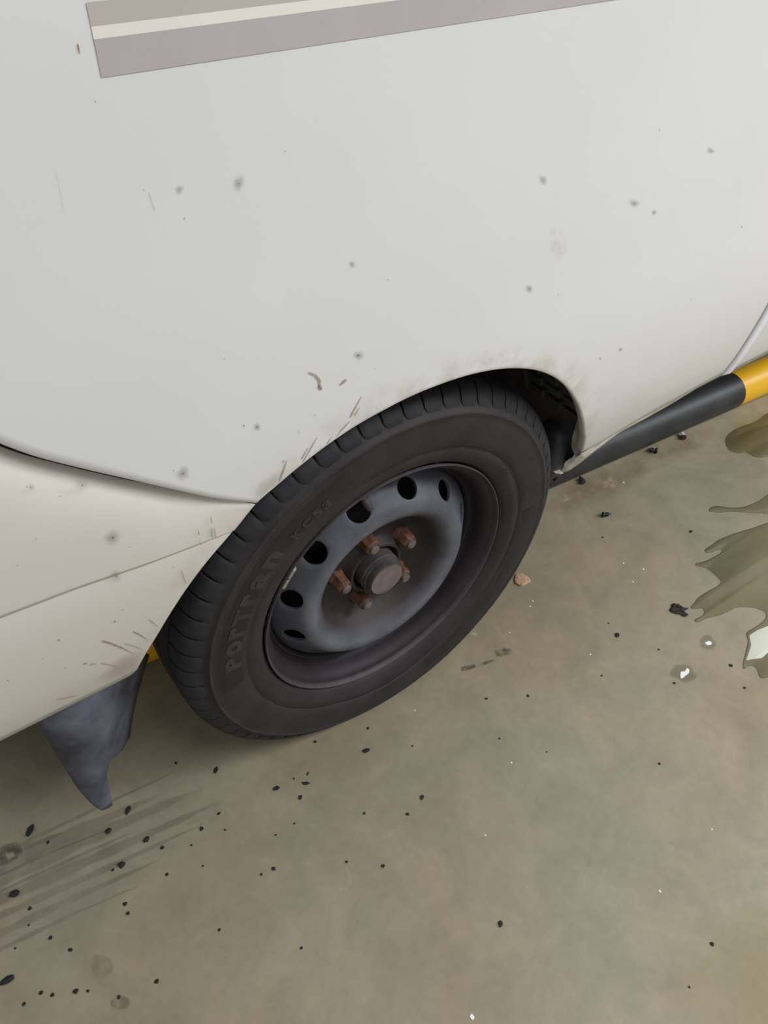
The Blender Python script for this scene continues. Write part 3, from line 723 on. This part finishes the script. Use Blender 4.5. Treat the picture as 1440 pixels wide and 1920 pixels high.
for pts, a, b, mt in ((S((371, 993), (373, 1003)), 1.5, 3, 'scrape_dark'), (S((374, 1012), (377, 1023)), 1.2, 2, 'scrape'), (S((394, 966), (397, 980)), 1.2, 3, 'scrape_dark'), (S((396, 988), (398, 1008)), 2.5, 3, 'scrape'), (S((401, 988), (405, 1010)), 2, 3, 'scrape'),
                      (S((339, 1068), (344, 1082), (350, 1095)), 2.5, 1.5, 'scrape'), (S((279, 1161), (287, 1167), (295, 1175)), 3, 1.5, 'scrape'), (S((249, 1184), (263, 1190), (277, 1200)), 3, 1.2, 'scrape_dark'), (S((190, 1201), (205, 1205), (228, 1214), (250, 1225)), 4, 1.2, 'scrape_dark'),
                      (S((232, 1205), (250, 1211), (268, 1217)), 2, 1.2, 'scrape'), (S((155, 1245), (163, 1243)), 2.5, 2.5, 'scrape_dark'), (S((167, 1246), (179, 1244)), 2, 2.5, 'scrape'), (S((188, 1243), (205, 1246), (222, 1250)), 2.5, 1.2, 'scrape'), (S((105, 1311), (125, 1308), (148, 1303)), 1.5, 1.2, 'scrape')):
    stroke('scrape_mark', pts, a, b, M[mt], bp)
spot_mesh('road_film', 232, 1250, 58, 20, M['scrape'], bp, prof=((0, .45), (.4, .35), (.75, .15), (1, 0)), rot=-0.45)
spot_mesh('road_film', 500, 915, 45, 16, M['scrape'], qp, prof=((0, .4), (.4, .3), (.75, .12), (1, 0)), rot=-0.8)

# ------------------------------------------------------------------ barrier pipe on the floor under the van
PR = 0.050; PM = -0.0745; PY = 0.3237
pipe = empty('barrier_pipe', (0.4, PY+PM*0.4, 0)); pipe.rotation_euler = (0, 0, math.atan(PM))
tag(pipe, 'yellow and black banded steel barrier pipe lying under the van', 'pipe')
cs = math.hypot(1, PM)
def pipe_piece(name, x0, x1, mat, r=PR, cap0=False, cap1=False):
    n = 48; L = []
    if cap0: L += [(x0, 0.001), (x0, r-0.004), (x0+0.001, r-0.001)]
    L += [(x0+(0.004 if cap0 else 0), r)]+[(x0+(x1-x0)*t, r) for t in (0.25, 0.5, 0.75)]+[(x1-(0.004 if cap1 else 0), r)]
    if cap1: L += [(x1-0.001, r-0.001), (x1, r-0.004), (x1, 0.001)]
    V = []
    for k in range(n):
        a = 2*pi*k/n
        for x, rr in L: V.append((x, rr*math.cos(a), r+rr*math.sin(a)))
    o = mesh(name, V, grid_faces(n, len(L), True), mat, pipe); fix_normals(o); edge_split(o, 40); return o
PB = [-3.2, -2.3, -1.40, -0.50, 0.40, 1.318, 2.22, 3.12, 4.02]
for i in range(8):
    x0, x1 = (PB[i]-0.4)*cs, (PB[i+1]-0.4)*cs; dark = i in (0, 2, 4, 6)
    pipe_piece('black_band' if dark else 'yellow_band', x0, x1, M['black_paint' if dark else 'yellow_paint'], PR, i == 0, i == 7)
for x in (-2.9, 3.75):                                     # anchor saddles at the ends
    V = []; xa = (x-0.4)*cs
    for k in range(25):
        a = pi*k/24
        for dx in (-0.03, 0.03):
            for rr in (PR+0.0005, PR+0.005): V.append((xa+dx, rr*math.cos(a), PR+rr*math.sin(a)))
    F = []
    for k in range(24):
        for q in ((0, 1), (1, 3), (3, 2), (2, 0)): F.append((k*4+q[0], k*4+q[1], (k+1)*4+q[1], (k+1)*4+q[0]))
    F += [(0, 1, 3, 2), (96, 98, 99, 97)]
    fix_normals(mesh('saddle_strap', V, F, M['black_paint'], pipe))

# ------------------------------------------------------------------ puddles
def film_mat():
    m, nt, p, out = new_mat('water_film')
    nt.nodes.remove(p)
    t = nt.nodes.new('ShaderNodeBsdfTransparent'); t.inputs[0].default_value = (0.975, 0.965, 0.90, 1)
    g = nt.nodes.new('ShaderNodeBsdfGlossy'); g.inputs['Roughness'].default_value = 0.04
    f = nt.nodes.new('ShaderNodeFresnel'); f.inputs['IOR'].default_value = 1.33; mx = nt.nodes.new('ShaderNodeMixShader')
    nt.links.new(f.outputs[0], mx.inputs[0]); nt.links.new(t.outputs[0], mx.inputs[1]); nt.links.new(g.outputs[0], mx.inputs[2])
    nt.links.new(mx.outputs[0], out.inputs['Surface']); return m
M['film'] = film_mat()
def closed_smooth(P, n, it=2):
    P = np.array(list(P)+[P[0]], float); d = np.r_[0, np.cumsum(np.linalg.norm(np.diff(P, axis=0), axis=1))]
    t = np.linspace(0, d[-1], n, endpoint=False); Q = np.stack([np.interp(t, d, P[:, k]) for k in (0, 1)], 1)
    for _ in range(it): Q = (np.roll(Q, 1, 0)+2*Q+np.roll(Q, -1, 0))/4
    return Q
def fill_mesh(name, outer, rings, mat, z_in, parent=None, fade_in=None, fades=None):
    """outer: closed 2-D outline on the floor; rings: (inset, z) pairs from the rim inwards, then filled."""
    T = np.roll(outer, -1, 0)-np.roll(outer, 1, 0); T /= np.linalg.norm(T, axis=1)[:, None]+1e-12
    area = 0.5*np.sum(outer[:, 0]*np.roll(outer[:, 1], -1)-np.roll(outer[:, 0], -1)*outer[:, 1]); sg = 1 if area > 0 else -1
    N = np.stack([-T[:, 1], T[:, 0]], 1)*sg
    n = len(outer); bm = bmesh.new(); lay = bm.verts.layers.float.new('fade') if fades else None; prev = None
    for q, (ins, z) in enumerate(rings):
        cur = []
        for k in range(n):
            p = outer[k]+N[k]*ins; v = bm.verts.new((p[0], p[1], z)); cur.append(v)
            if lay: v[lay] = fades[q]
        if prev:
            for k in range(n): bm.faces.new((prev[k], prev[(k+1) % n], cur[(k+1) % n], cur[k]))
        prev = cur
    tris = tessellate_polygon([[v.co for v in prev]])
    for t3 in tris:
        try: bm.faces.new([prev[i] for i in t3])
        except ValueError: pass
    bmesh.ops.recalc_face_normals(bm, faces=bm.faces)
    me = bpy.data.meshes.new(name); bm.to_mesh(me); bm.free(); me.materials.append(mat)
    me.polygons.foreach_set('use_smooth', [True]*len(me.polygons))
    return link(bpy.data.objects.new(name, me), parent)
def fl2(P): return [on_floor(*p)[:2] for p in P]
PA = [(1440, 980), (1409, 991), (1373, 1002), (1346, 1013), (1332, 1024), (1320, 1031), (1321, 1038), (1332, 1037), (1345, 1030), (1357, 1031), (1351, 1038), (1334, 1047), (1318, 1055), (1303, 1056), (1301, 1061), (1318, 1062), (1332, 1069), (1343, 1080), (1355, 1091), (1346, 1099), (1329, 1108), (1307, 1122), (1300, 1135), (1291, 1139), (1299, 1143), (1318, 1138), (1323, 1149), (1315, 1157), (1300, 1162), (1301, 1168), (1309, 1167), (1326, 1158), (1345, 1155), (1365, 1147), (1379, 1138), (1401, 1138), (1420, 1140), (1438, 1149), (1436, 1161), (1420, 1174), (1396, 1188), (1404, 1199), (1398, 1224), (1392, 1249), (1393, 1258), (1401, 1247), (1415, 1247), (1422, 1258), (1423, 1272), (1432, 1274), (1440, 1267), (1475, 1275), (1530, 1250), (1565, 1170), (1560, 1060), (1500, 985)]
PBt = [(1327, 959), (1332, 951), (1346, 949), (1373, 953), (1396, 951), (1423, 940), (1440, 927), (1490, 910), (1520, 925), (1510, 960), (1440, 963), (1401, 961), (1373, 959), (1346, 961)]
PC = [(1359, 826), (1365, 814), (1384, 802), (1417, 791), (1440, 774), (1490, 765), (1530, 800), (1510, 850), (1440, 856), (1417, 859), (1399, 847), (1384, 851), (1365, 844)]
for nm, P, lab, n in (('puddle', PA, 'large clear puddle with ragged fingers at the right edge', 260), ('puddle', PBt, 'thin tongue of water just above the large puddle', 110), ('puddle', PC, 'shallow yellowish puddle near the yellow pipe band', 110)):
    o_ = closed_smooth(fl2(P), n, 2)
    wet = fill_mesh('wet_rim_shade', o_, [(-0.0012, 0.0002), (0.0, 0.0002), (0.0012, 0.0002)], M['wet'], 0, fades=(0.0, 0.70, 0.16))  # wet tint; the dark rim paints the shadow line at the water's edge
    pd = fill_mesh(nm, o_, [(0.0, 0.0004), (0.0003, 0.0011), (0.0008, 0.0016), (0.0014, 0.0018)], M['film'], 0.002)
    tag(pd, lab, 'puddle'); wet.parent = pd
def mark(name, P, mat, parent, z=0.0003, soft=0.002, n=60, it=1):
    return fill_mesh(name, closed_smooth(fl2(P), n, it), [(0, z), (soft, z)], mat, z, parent, fades=(0.0, 1.0))
WP = [(1404, 1191), (1420, 1181), (1440, 1173), (1490, 1168), (1500, 1212), (1440, 1224), (1429, 1235), (1412, 1236), (1398, 1240), (1403, 1224), (1408, 1209)]
mark('white_paint_mark', WP, M['white_paint_mark'], floor, 0.0003, 0.0012, 80)
mark('white_paint_mark', [(1275, 1266), (1276, 1259), (1284, 1259), (1287, 1252), (1293, 1255), (1292, 1263), (1286, 1267), (1281, 1272), (1276, 1273)], M['white_paint_mark'], floor, 0.0006, 0.0008, 40)
mark('white_paint_mark', [(1320, 1205), (1329, 1201), (1336, 1205), (1334, 1210), (1326, 1211)], M['white_paint_mark'], floor, 0.0006, 0.0018, 30)
def fspot(name, x, y, rx, ry, mat, prof=((0, 1), (.35, .9), (.7, .5), (1, 0)), rot=0, off=0.0003, n=28, jit=0.12): return spot_mesh(name, x, y, rx, ry, M[mat], floor, prof, rot, off, n, jit, 'floor')
fspot('wet_spot', 1281, 1262, 25, 18, 'wet', ((0, .4), (.7, .45), (.9, .25), (1, 0))); fspot('wet_spot', 1327, 1205, 18, 14, 'wet', ((0, .35), (.7, .4), (.9, .2), (1, 0)))
fspot('floor_stain', 225, 1880, 18, 17, 'smudge', ((0, .5), (.8, .5), (1, 0))); fspot('floor_stain', 190, 1812, 26, 22, 'smudge', ((0, .4), (.8, .3), (1, 0)))
fspot('floor_stain', 1110, 915, 120, 34, 'brown_stain', rot=-0.42); fspot('floor_stain', 1240, 850, 120, 26, 'brown_stain', rot=-0.42, off=0.0004)
fspot('floor_stain', 1405, 1830, 190, 150, 'yellow_stain', off=0.0004); fspot('floor_stain', 1410, 815, 80, 40, 'yellow_stain', rot=-0.3, off=0.0005)
fspot('floor_stain', 1000, 1110, 90, 70, 'track', ((0, .45), (.4, .4), (.75, .2), (1, 0)), rot=-0.5, off=0.0004); fspot('floor_stain', 640, 1400, 200, 60, 'track', ((0, .5), (.4, .4), (.75, .2), (1, 0)), rot=-0.42, off=0.0005)
for (x, y, r) in ((935, 1190, 9), (948, 1193, 8), (890, 1189, 9), (931, 1178, 6), (1145, 905, 18), (1060, 935, 12)): fspot('pale_mark', x, y, r, r*0.7, 'pale_mark', off=0.0005)
def fstroke(name, pts, w0, w1, mat, off=0.0004, soft=0.0): return stroke(name, pts, w0, w1, M[mat], floor, off, 'floor', soft)
fstroke('scuff_mark', [(864, 1255), (880, 1251), (893, 1248)], 12, 9, 'smudge'); fstroke('scuff_mark', [(895, 1247), (910, 1243), (928, 1237)], 9, 6, 'smudge'); fstroke('scuff_mark', [(928, 1226), (945, 1222), (961, 1222)], 18, 16, 'smudge')
for x0, y0, x1, y1, wa, wb in ((-40, 1622, 330, 1446, 12, 4), (-40, 1640, 300, 1490, 40, 12), (-40, 1668, 380, 1478, 46, 14), (-40, 1705, 420, 1500, 36, 10), (-40, 1690, 250, 1560, 10, 5), (-40, 1735, 380, 1545, 22, 6), (-40, 1770, 300, 1612, 26, 6), (-40, 1800, 260, 1660, 14, 5), (-40, 1660, 200, 1556, 8, 4), (-40, 1625, 120, 1560, 20, 8)):
    fstroke('tyre_track', [(x0, y0), (x0*.5+x1*.5, y0*.5+y1*.5+RNG.uniform(-4, 4)), (x1, y1)], wa, wb, 'track', 0.0003+0.0001*RNG.integers(0, 6))
fspot('floor_chip', 14, 1602, 30, 20, 'smudge', ((0, 1), (.7, 1), (.9, .7), (1, 0)), rot=-0.5, off=0.0007); fspot('floor_chip', 18, 1603, 10, 8, 'pale_mark', ((0, 1), (.6, .9), (1, 0)), off=0.0009)

# ------------------------------------------------------------------ things lying on the floor
def pebble_mesh(seed, mat, name, sub=1):
    r = np.random.default_rng(seed); bm = bmesh.new(); bmesh.ops.create_icosphere(bm, subdivisions=sub, radius=1.0)
    for v in bm.verts: v.co *= 1+r.uniform(-0.22, 0.22); v.co.z = max(v.co.z*0.55, -0.42)
    zmin = min(v.co.z for v in bm.verts)
    for v in bm.verts: v.co.z -= zmin
    me = bpy.data.meshes.new(name); bm.to_mesh(me); bm.free(); me.materials.append(mat); return me
crumb_me = [pebble_mesh(s, M['crumb'], 'rubber_crumb') for s in range(6)]
def px_scale(px, py): return np.linalg.norm(on_floor(px, py)-CAM)/FPX
crumbs = [(57, 1559, 22, 9, 62, 'longest black rubber crumb, near the chipped floor spot'), (240, 1520, 15, 8, 75, 'black rubber crumb closest to the mud flap tip'), (203, 1559, 13, 8, 35, 'plump black rubber crumb right of the chipped floor spot, on the tyre tracks'), (275, 1574, 13, 8, 50, 'almond-shaped black rubber crumb on the tyre tracks right of the mud flap tip'), (228, 1622, 13, 9, 25, 'oval black rubber crumb with a tiny one at its left, below the tyre tracks'), (304, 1590, 8, 5, 20, None),
          (27, 1677, 16, 10, 10, 'chunky black rubber crumb at the left edge under the tyre tracks'), (14, 1838, 20, 11, 35, 'fat black rubber crumb in the lower left corner'), (90, 1580, 7, 4, 60, None), (212, 1631, 6, 4, 40, None), (378, 1554, 7, 6, 0, None), (410, 1526, 7, 4, 30, None), (405, 1445, 14, 6, 70, 'slim black rubber crumb left of the tyre bottom'), (330, 1431, 5, 5, 0, None),
          (313, 1640, 6, 5, 0, None), (235, 1695, 8, 6, 20, None), (240, 1713, 6, 5, 60, None), (56, 1704, 7, 5, 30, None), (95, 1759, 6, 5, 20, None), (132, 1781, 7, 5, 0, None), (54, 1735, 4, 3, 0, None), (29, 1778, 4, 3, 0, None), (142, 1859, 9, 6, 40, None), (98, 1866, 7, 5, 10, None), (77, 1862, 6, 5, 0, None), (165, 1858, 5, 4, 0, None), (45, 1883, 6, 5, 0, None),
          (294, 1840, 8, 6, 50, None), (223, 1870, 5, 5, 0, None), (411, 1744, 6, 4, 50, None), (565, 1778, 5, 4, 0, None), (513, 1629, 7, 6, 0, None), (490, 1640, 5, 4, 60, None), (650, 1616, 6, 4, 20, None), (718, 1624, 7, 5, 30, None), (380, 1624, 4, 3, 0, None), (359, 1585, 4, 3, 60, None), (422, 1556, 4, 3, 0, None),
          (686, 1408, 17, 7, 12, 'long flat black rubber crumb below the tyre bottom'), (591, 1391, 6, 5, 20, None), (573, 1469, 15, 5, 0, 'thin sideways black rubber sliver below the tyre bottom'), (563, 1496, 10, 6, 65, 'upright oval black crumb under the sliver below the tyre'), (518, 1479, 12, 7, 15, 'lumpy black crumb left of the sliver below the tyre'), (577, 1451, 8, 3, 70, None), (551, 1460, 5, 3, 60, None), (683, 1525, 6, 4, 70, None), (764, 1527, 6, 5, 60, None), (791, 1496, 11, 6, 65, 'upright oval black crumb alone on the floor right of the tyre bottom'), (517, 1566, 4, 3, 0, None), (552, 1544, 4, 3, 0, None),
          (690, 1366, 7, 4, 60, None), (912, 1310, 7, 4, 15, None), (990, 1305, 6, 4, -40, None), (1157, 1192, 12, 7, 65, 'black rubber crumb standing apart near the dead leaf'), (1128, 1267, 4, 3, 0, None), (1236, 1432, 5, 4, 0, None), (938, 1733, 9, 9, 0, 'round black crumb alone in the lower middle of the floor'), (1335, 1770, 7, 6, 20, None), (936, 1385, 4, 3, 0, None), (1025, 1410, 3, 3, 0, None), (773, 1399, 4, 3, 0, None),
          (1264, 1281, 5, 4, 0, None), (1370, 1248, 8, 5, -30, None), (1396, 1290, 5, 4, 0, None), (1141, 1169, 4, 2, 0, None), (1292, 1851, 4, 3, 0, None), (1130, 1008, 4, 3, 0, None), (1295, 997, 6, 5, 50, None), (1235, 1218, 4, 3, 40, None), (720, 1624, 6, 5, 0, None)]
crumbs.pop()
for i, (x, y, L, W, rot, lab) in enumerate(crumbs):
    p = on_floor(x, y); s = px_scale(x, y); o = bpy.data.objects.new('rubber_crumb', crumb_me[i % 6]); link(o)
    o.location = tuple(p); o.scale = (L/2*s*1.05, W/2*s*1.25, W/2*s*0.9)
    e = on_floor(x+math.cos(math.radians(rot)), y-math.sin(math.radians(rot)))-p; o.rotation_euler = (0, 0, math.atan2(e[1], e[0]))
    where = 'in the lower left corner' if x < 460 and y > 1690 else 'on the tyre tracks below the mud flap' if x < 460 else 'close below the tyre' if x < 800 and y < 1570 else 'near the puddle on the right' if x > 1050 and y < 1320 else 'on the open floor towards the lower right' if x > 800 else 'on the open floor at the lower middle'
    tag(o, lab or 'tiny black rubber crumb '+where, 'crumb', 'black rubber crumbs on the floor')
specks = [(885, 1907, 8, 7, 'largest white paint flake at the bottom edge of the floor'), (994, 1137, 3, 3, None), (999, 1127, 3, 3, None), (778, 1332, 3, 2.5, None), (959, 1430, 3.5, 3, None), (1237, 1671, 4, 4, None), (910, 1566, 4, 2, None), (1206, 1067, 4, 3.5, None), (1187, 1091, 3, 3, None), (1169, 1056, 3, 3, None), (1335, 1555, 3, 2.5, None), (1107, 1227, 3, 3, None), (956, 1186, 2.5, 2.5, None), (1169, 905, 3, 3, None)]
for i, (x, y, L, W, lab) in enumerate(specks):
    p = on_floor(x, y); s = px_scale(x, y)
    o = bpy.data.objects.new('paint_flake', pebble_mesh(40+i, M['white_chip'], 'paint_flake')); link(o); o.location = tuple(p); o.scale = (L/2*s, W/2*s*1.2, W/2*s*0.5); o.rotation_euler = (0, 0, i*1.3)
    tag(o, lab or ('tiny white paint flake between the tyre and the puddle' if y < 1240 else 'tiny white paint flake on the open floor below the wheel'), 'flake', 'white paint flakes on the floor')
p = on_floor(978, 1088); s = px_scale(978, 1088)
st = bpy.data.objects.new('stone_chip', pebble_mesh(91, M['stone'], 'stone_chip', 2)); link(st); st.location = tuple(p); st.scale = (14*s, 15*s, 6*s); st.rotation_euler = (0, 0, -0.4)
tag(st, 'flat pale brown stone chip on the floor beside the tyre', 'stone')
# dead leaf: crumpled dark scrap with lobes
lobes = [(1259, 1140), (1254, 1146), (1262, 1150), (1268, 1152), (1276, 1153), (1281, 1157), (1288, 1157), (1290, 1153), (1283, 1150), (1280, 1146), (1287, 1145), (1291, 1141), (1284, 1142), (1276, 1138), (1272, 1133), (1268, 1135), (1261, 1132), (1259, 1136)]
ol = closed_smooth(fl2(lobes), 54, 1); ctr = ol.mean(0); V = []
for k in range(54):
    for t in (1.0, 0.8, 0.55, 0.28):
        q = ctr+(ol[k]-ctr)*t; V.append((q[0]-ctr[0], q[1]-ctr[1], 0.0012+0.006*(1-t)*(0.6+0.4*math.sin(k*0.7))+0.0022*abs(math.sin(k*0.9+t*6))*(t > 0.5)))
V.append((0, 0, 0.005)); F = grid_faces(54, 4, True)+[(k*4+3, ((k+1) % 54)*4+3, 216) for k in range(54)]
lf = mesh('dead_leaf', V, F, M['leaf'], loc=(ctr[0], ctr[1], 0.0)); fix_normals(lf); sm = lf.modifiers.new('thickness', 'SOLIDIFY'); sm.thickness = 0.0012; sm.offset = 0
tag(lf, 'shrivelled dark dead leaf at the edge of the puddle', 'leaf')
# broken trim clips along the pipe: flanged head, ribbed stem, split fins
def clip(px, py, size, rot, head, stem, lab):
    p = on_floor(px, py); s = px_scale(px, py)*size; root = empty('trim_clip', tuple(p)); root.rotation_euler = (0, 0, rot)
    tag(root, lab, 'clip', 'broken trim clips beside the pipe')
    def lat(name, P, mat, n=14):
        V = []
        for k in range(n):
            a = 2*pi*k/n
            for x, r in P: V.append((x*s, r*s*math.cos(a), 0.32*s+r*s*math.sin(a)))
        F = grid_faces(n, len(P), True)+[tuple(k*len(P) for k in range(n)), tuple(k*len(P)+len(P)-1 for k in range(n))]
        o = mesh(name, V, F, mat, root); fix_normals(o); edge_split(o, 35); return o
    lat('clip_head', [(-0.50, 0.22), (-0.46, 0.30), (-0.36, 0.32), (-0.32, 0.26), (-0.26, 0.16)], head)
    lat('clip_stem', [(-0.27, 0.15), (-0.10, 0.15), (-0.08, 0.22), (0.0, 0.22), (0.02, 0.15), (0.12, 0.15), (0.14, 0.21), (0.22, 0.21), (0.26, 0.13), (0.50, 0.08)], stem)
    for sg in (-1, 1):
        V = [(x*s, (sg*y)*s, (0.32+z)*s) for x, y, z in ((0.20, 0.12, -0.05), (0.20, 0.12, 0.05), (0.02, 0.34, -0.05), (0.02, 0.34, 0.05), (-0.02, 0.30, -0.05), (-0.02, 0.30, 0.05), (0.12, 0.10, -0.05), (0.12, 0.10, 0.05))]
        F = [(0, 1, 3, 2), (2, 3, 5, 4), (4, 5, 7, 6), (6, 7, 1, 0), (0, 2, 4, 6), (1, 7, 5, 3)]
        fix_normals(mesh('clip_fin', V, F, stem, root, smooth=False))
clip(1278, 820, 17, 0.9, M['clip'], M['clip_white'], 'trim clip with a pale stem, nearest the yellow pipe band')
clip(1222, 848, 17, 2.3, M['clip'], M['clip'], 'dark trim clip touching the black pipe, second from the yellow band')
clip(1089, 903, 17, 1.2, M['clip'], M['clip'], 'dark trim clip beside the black pipe close to the tyre')
clip(1136, 968, 16, -0.5, M['clip'], M['clip'], 'dark trim clip on open floor away from the pipe')
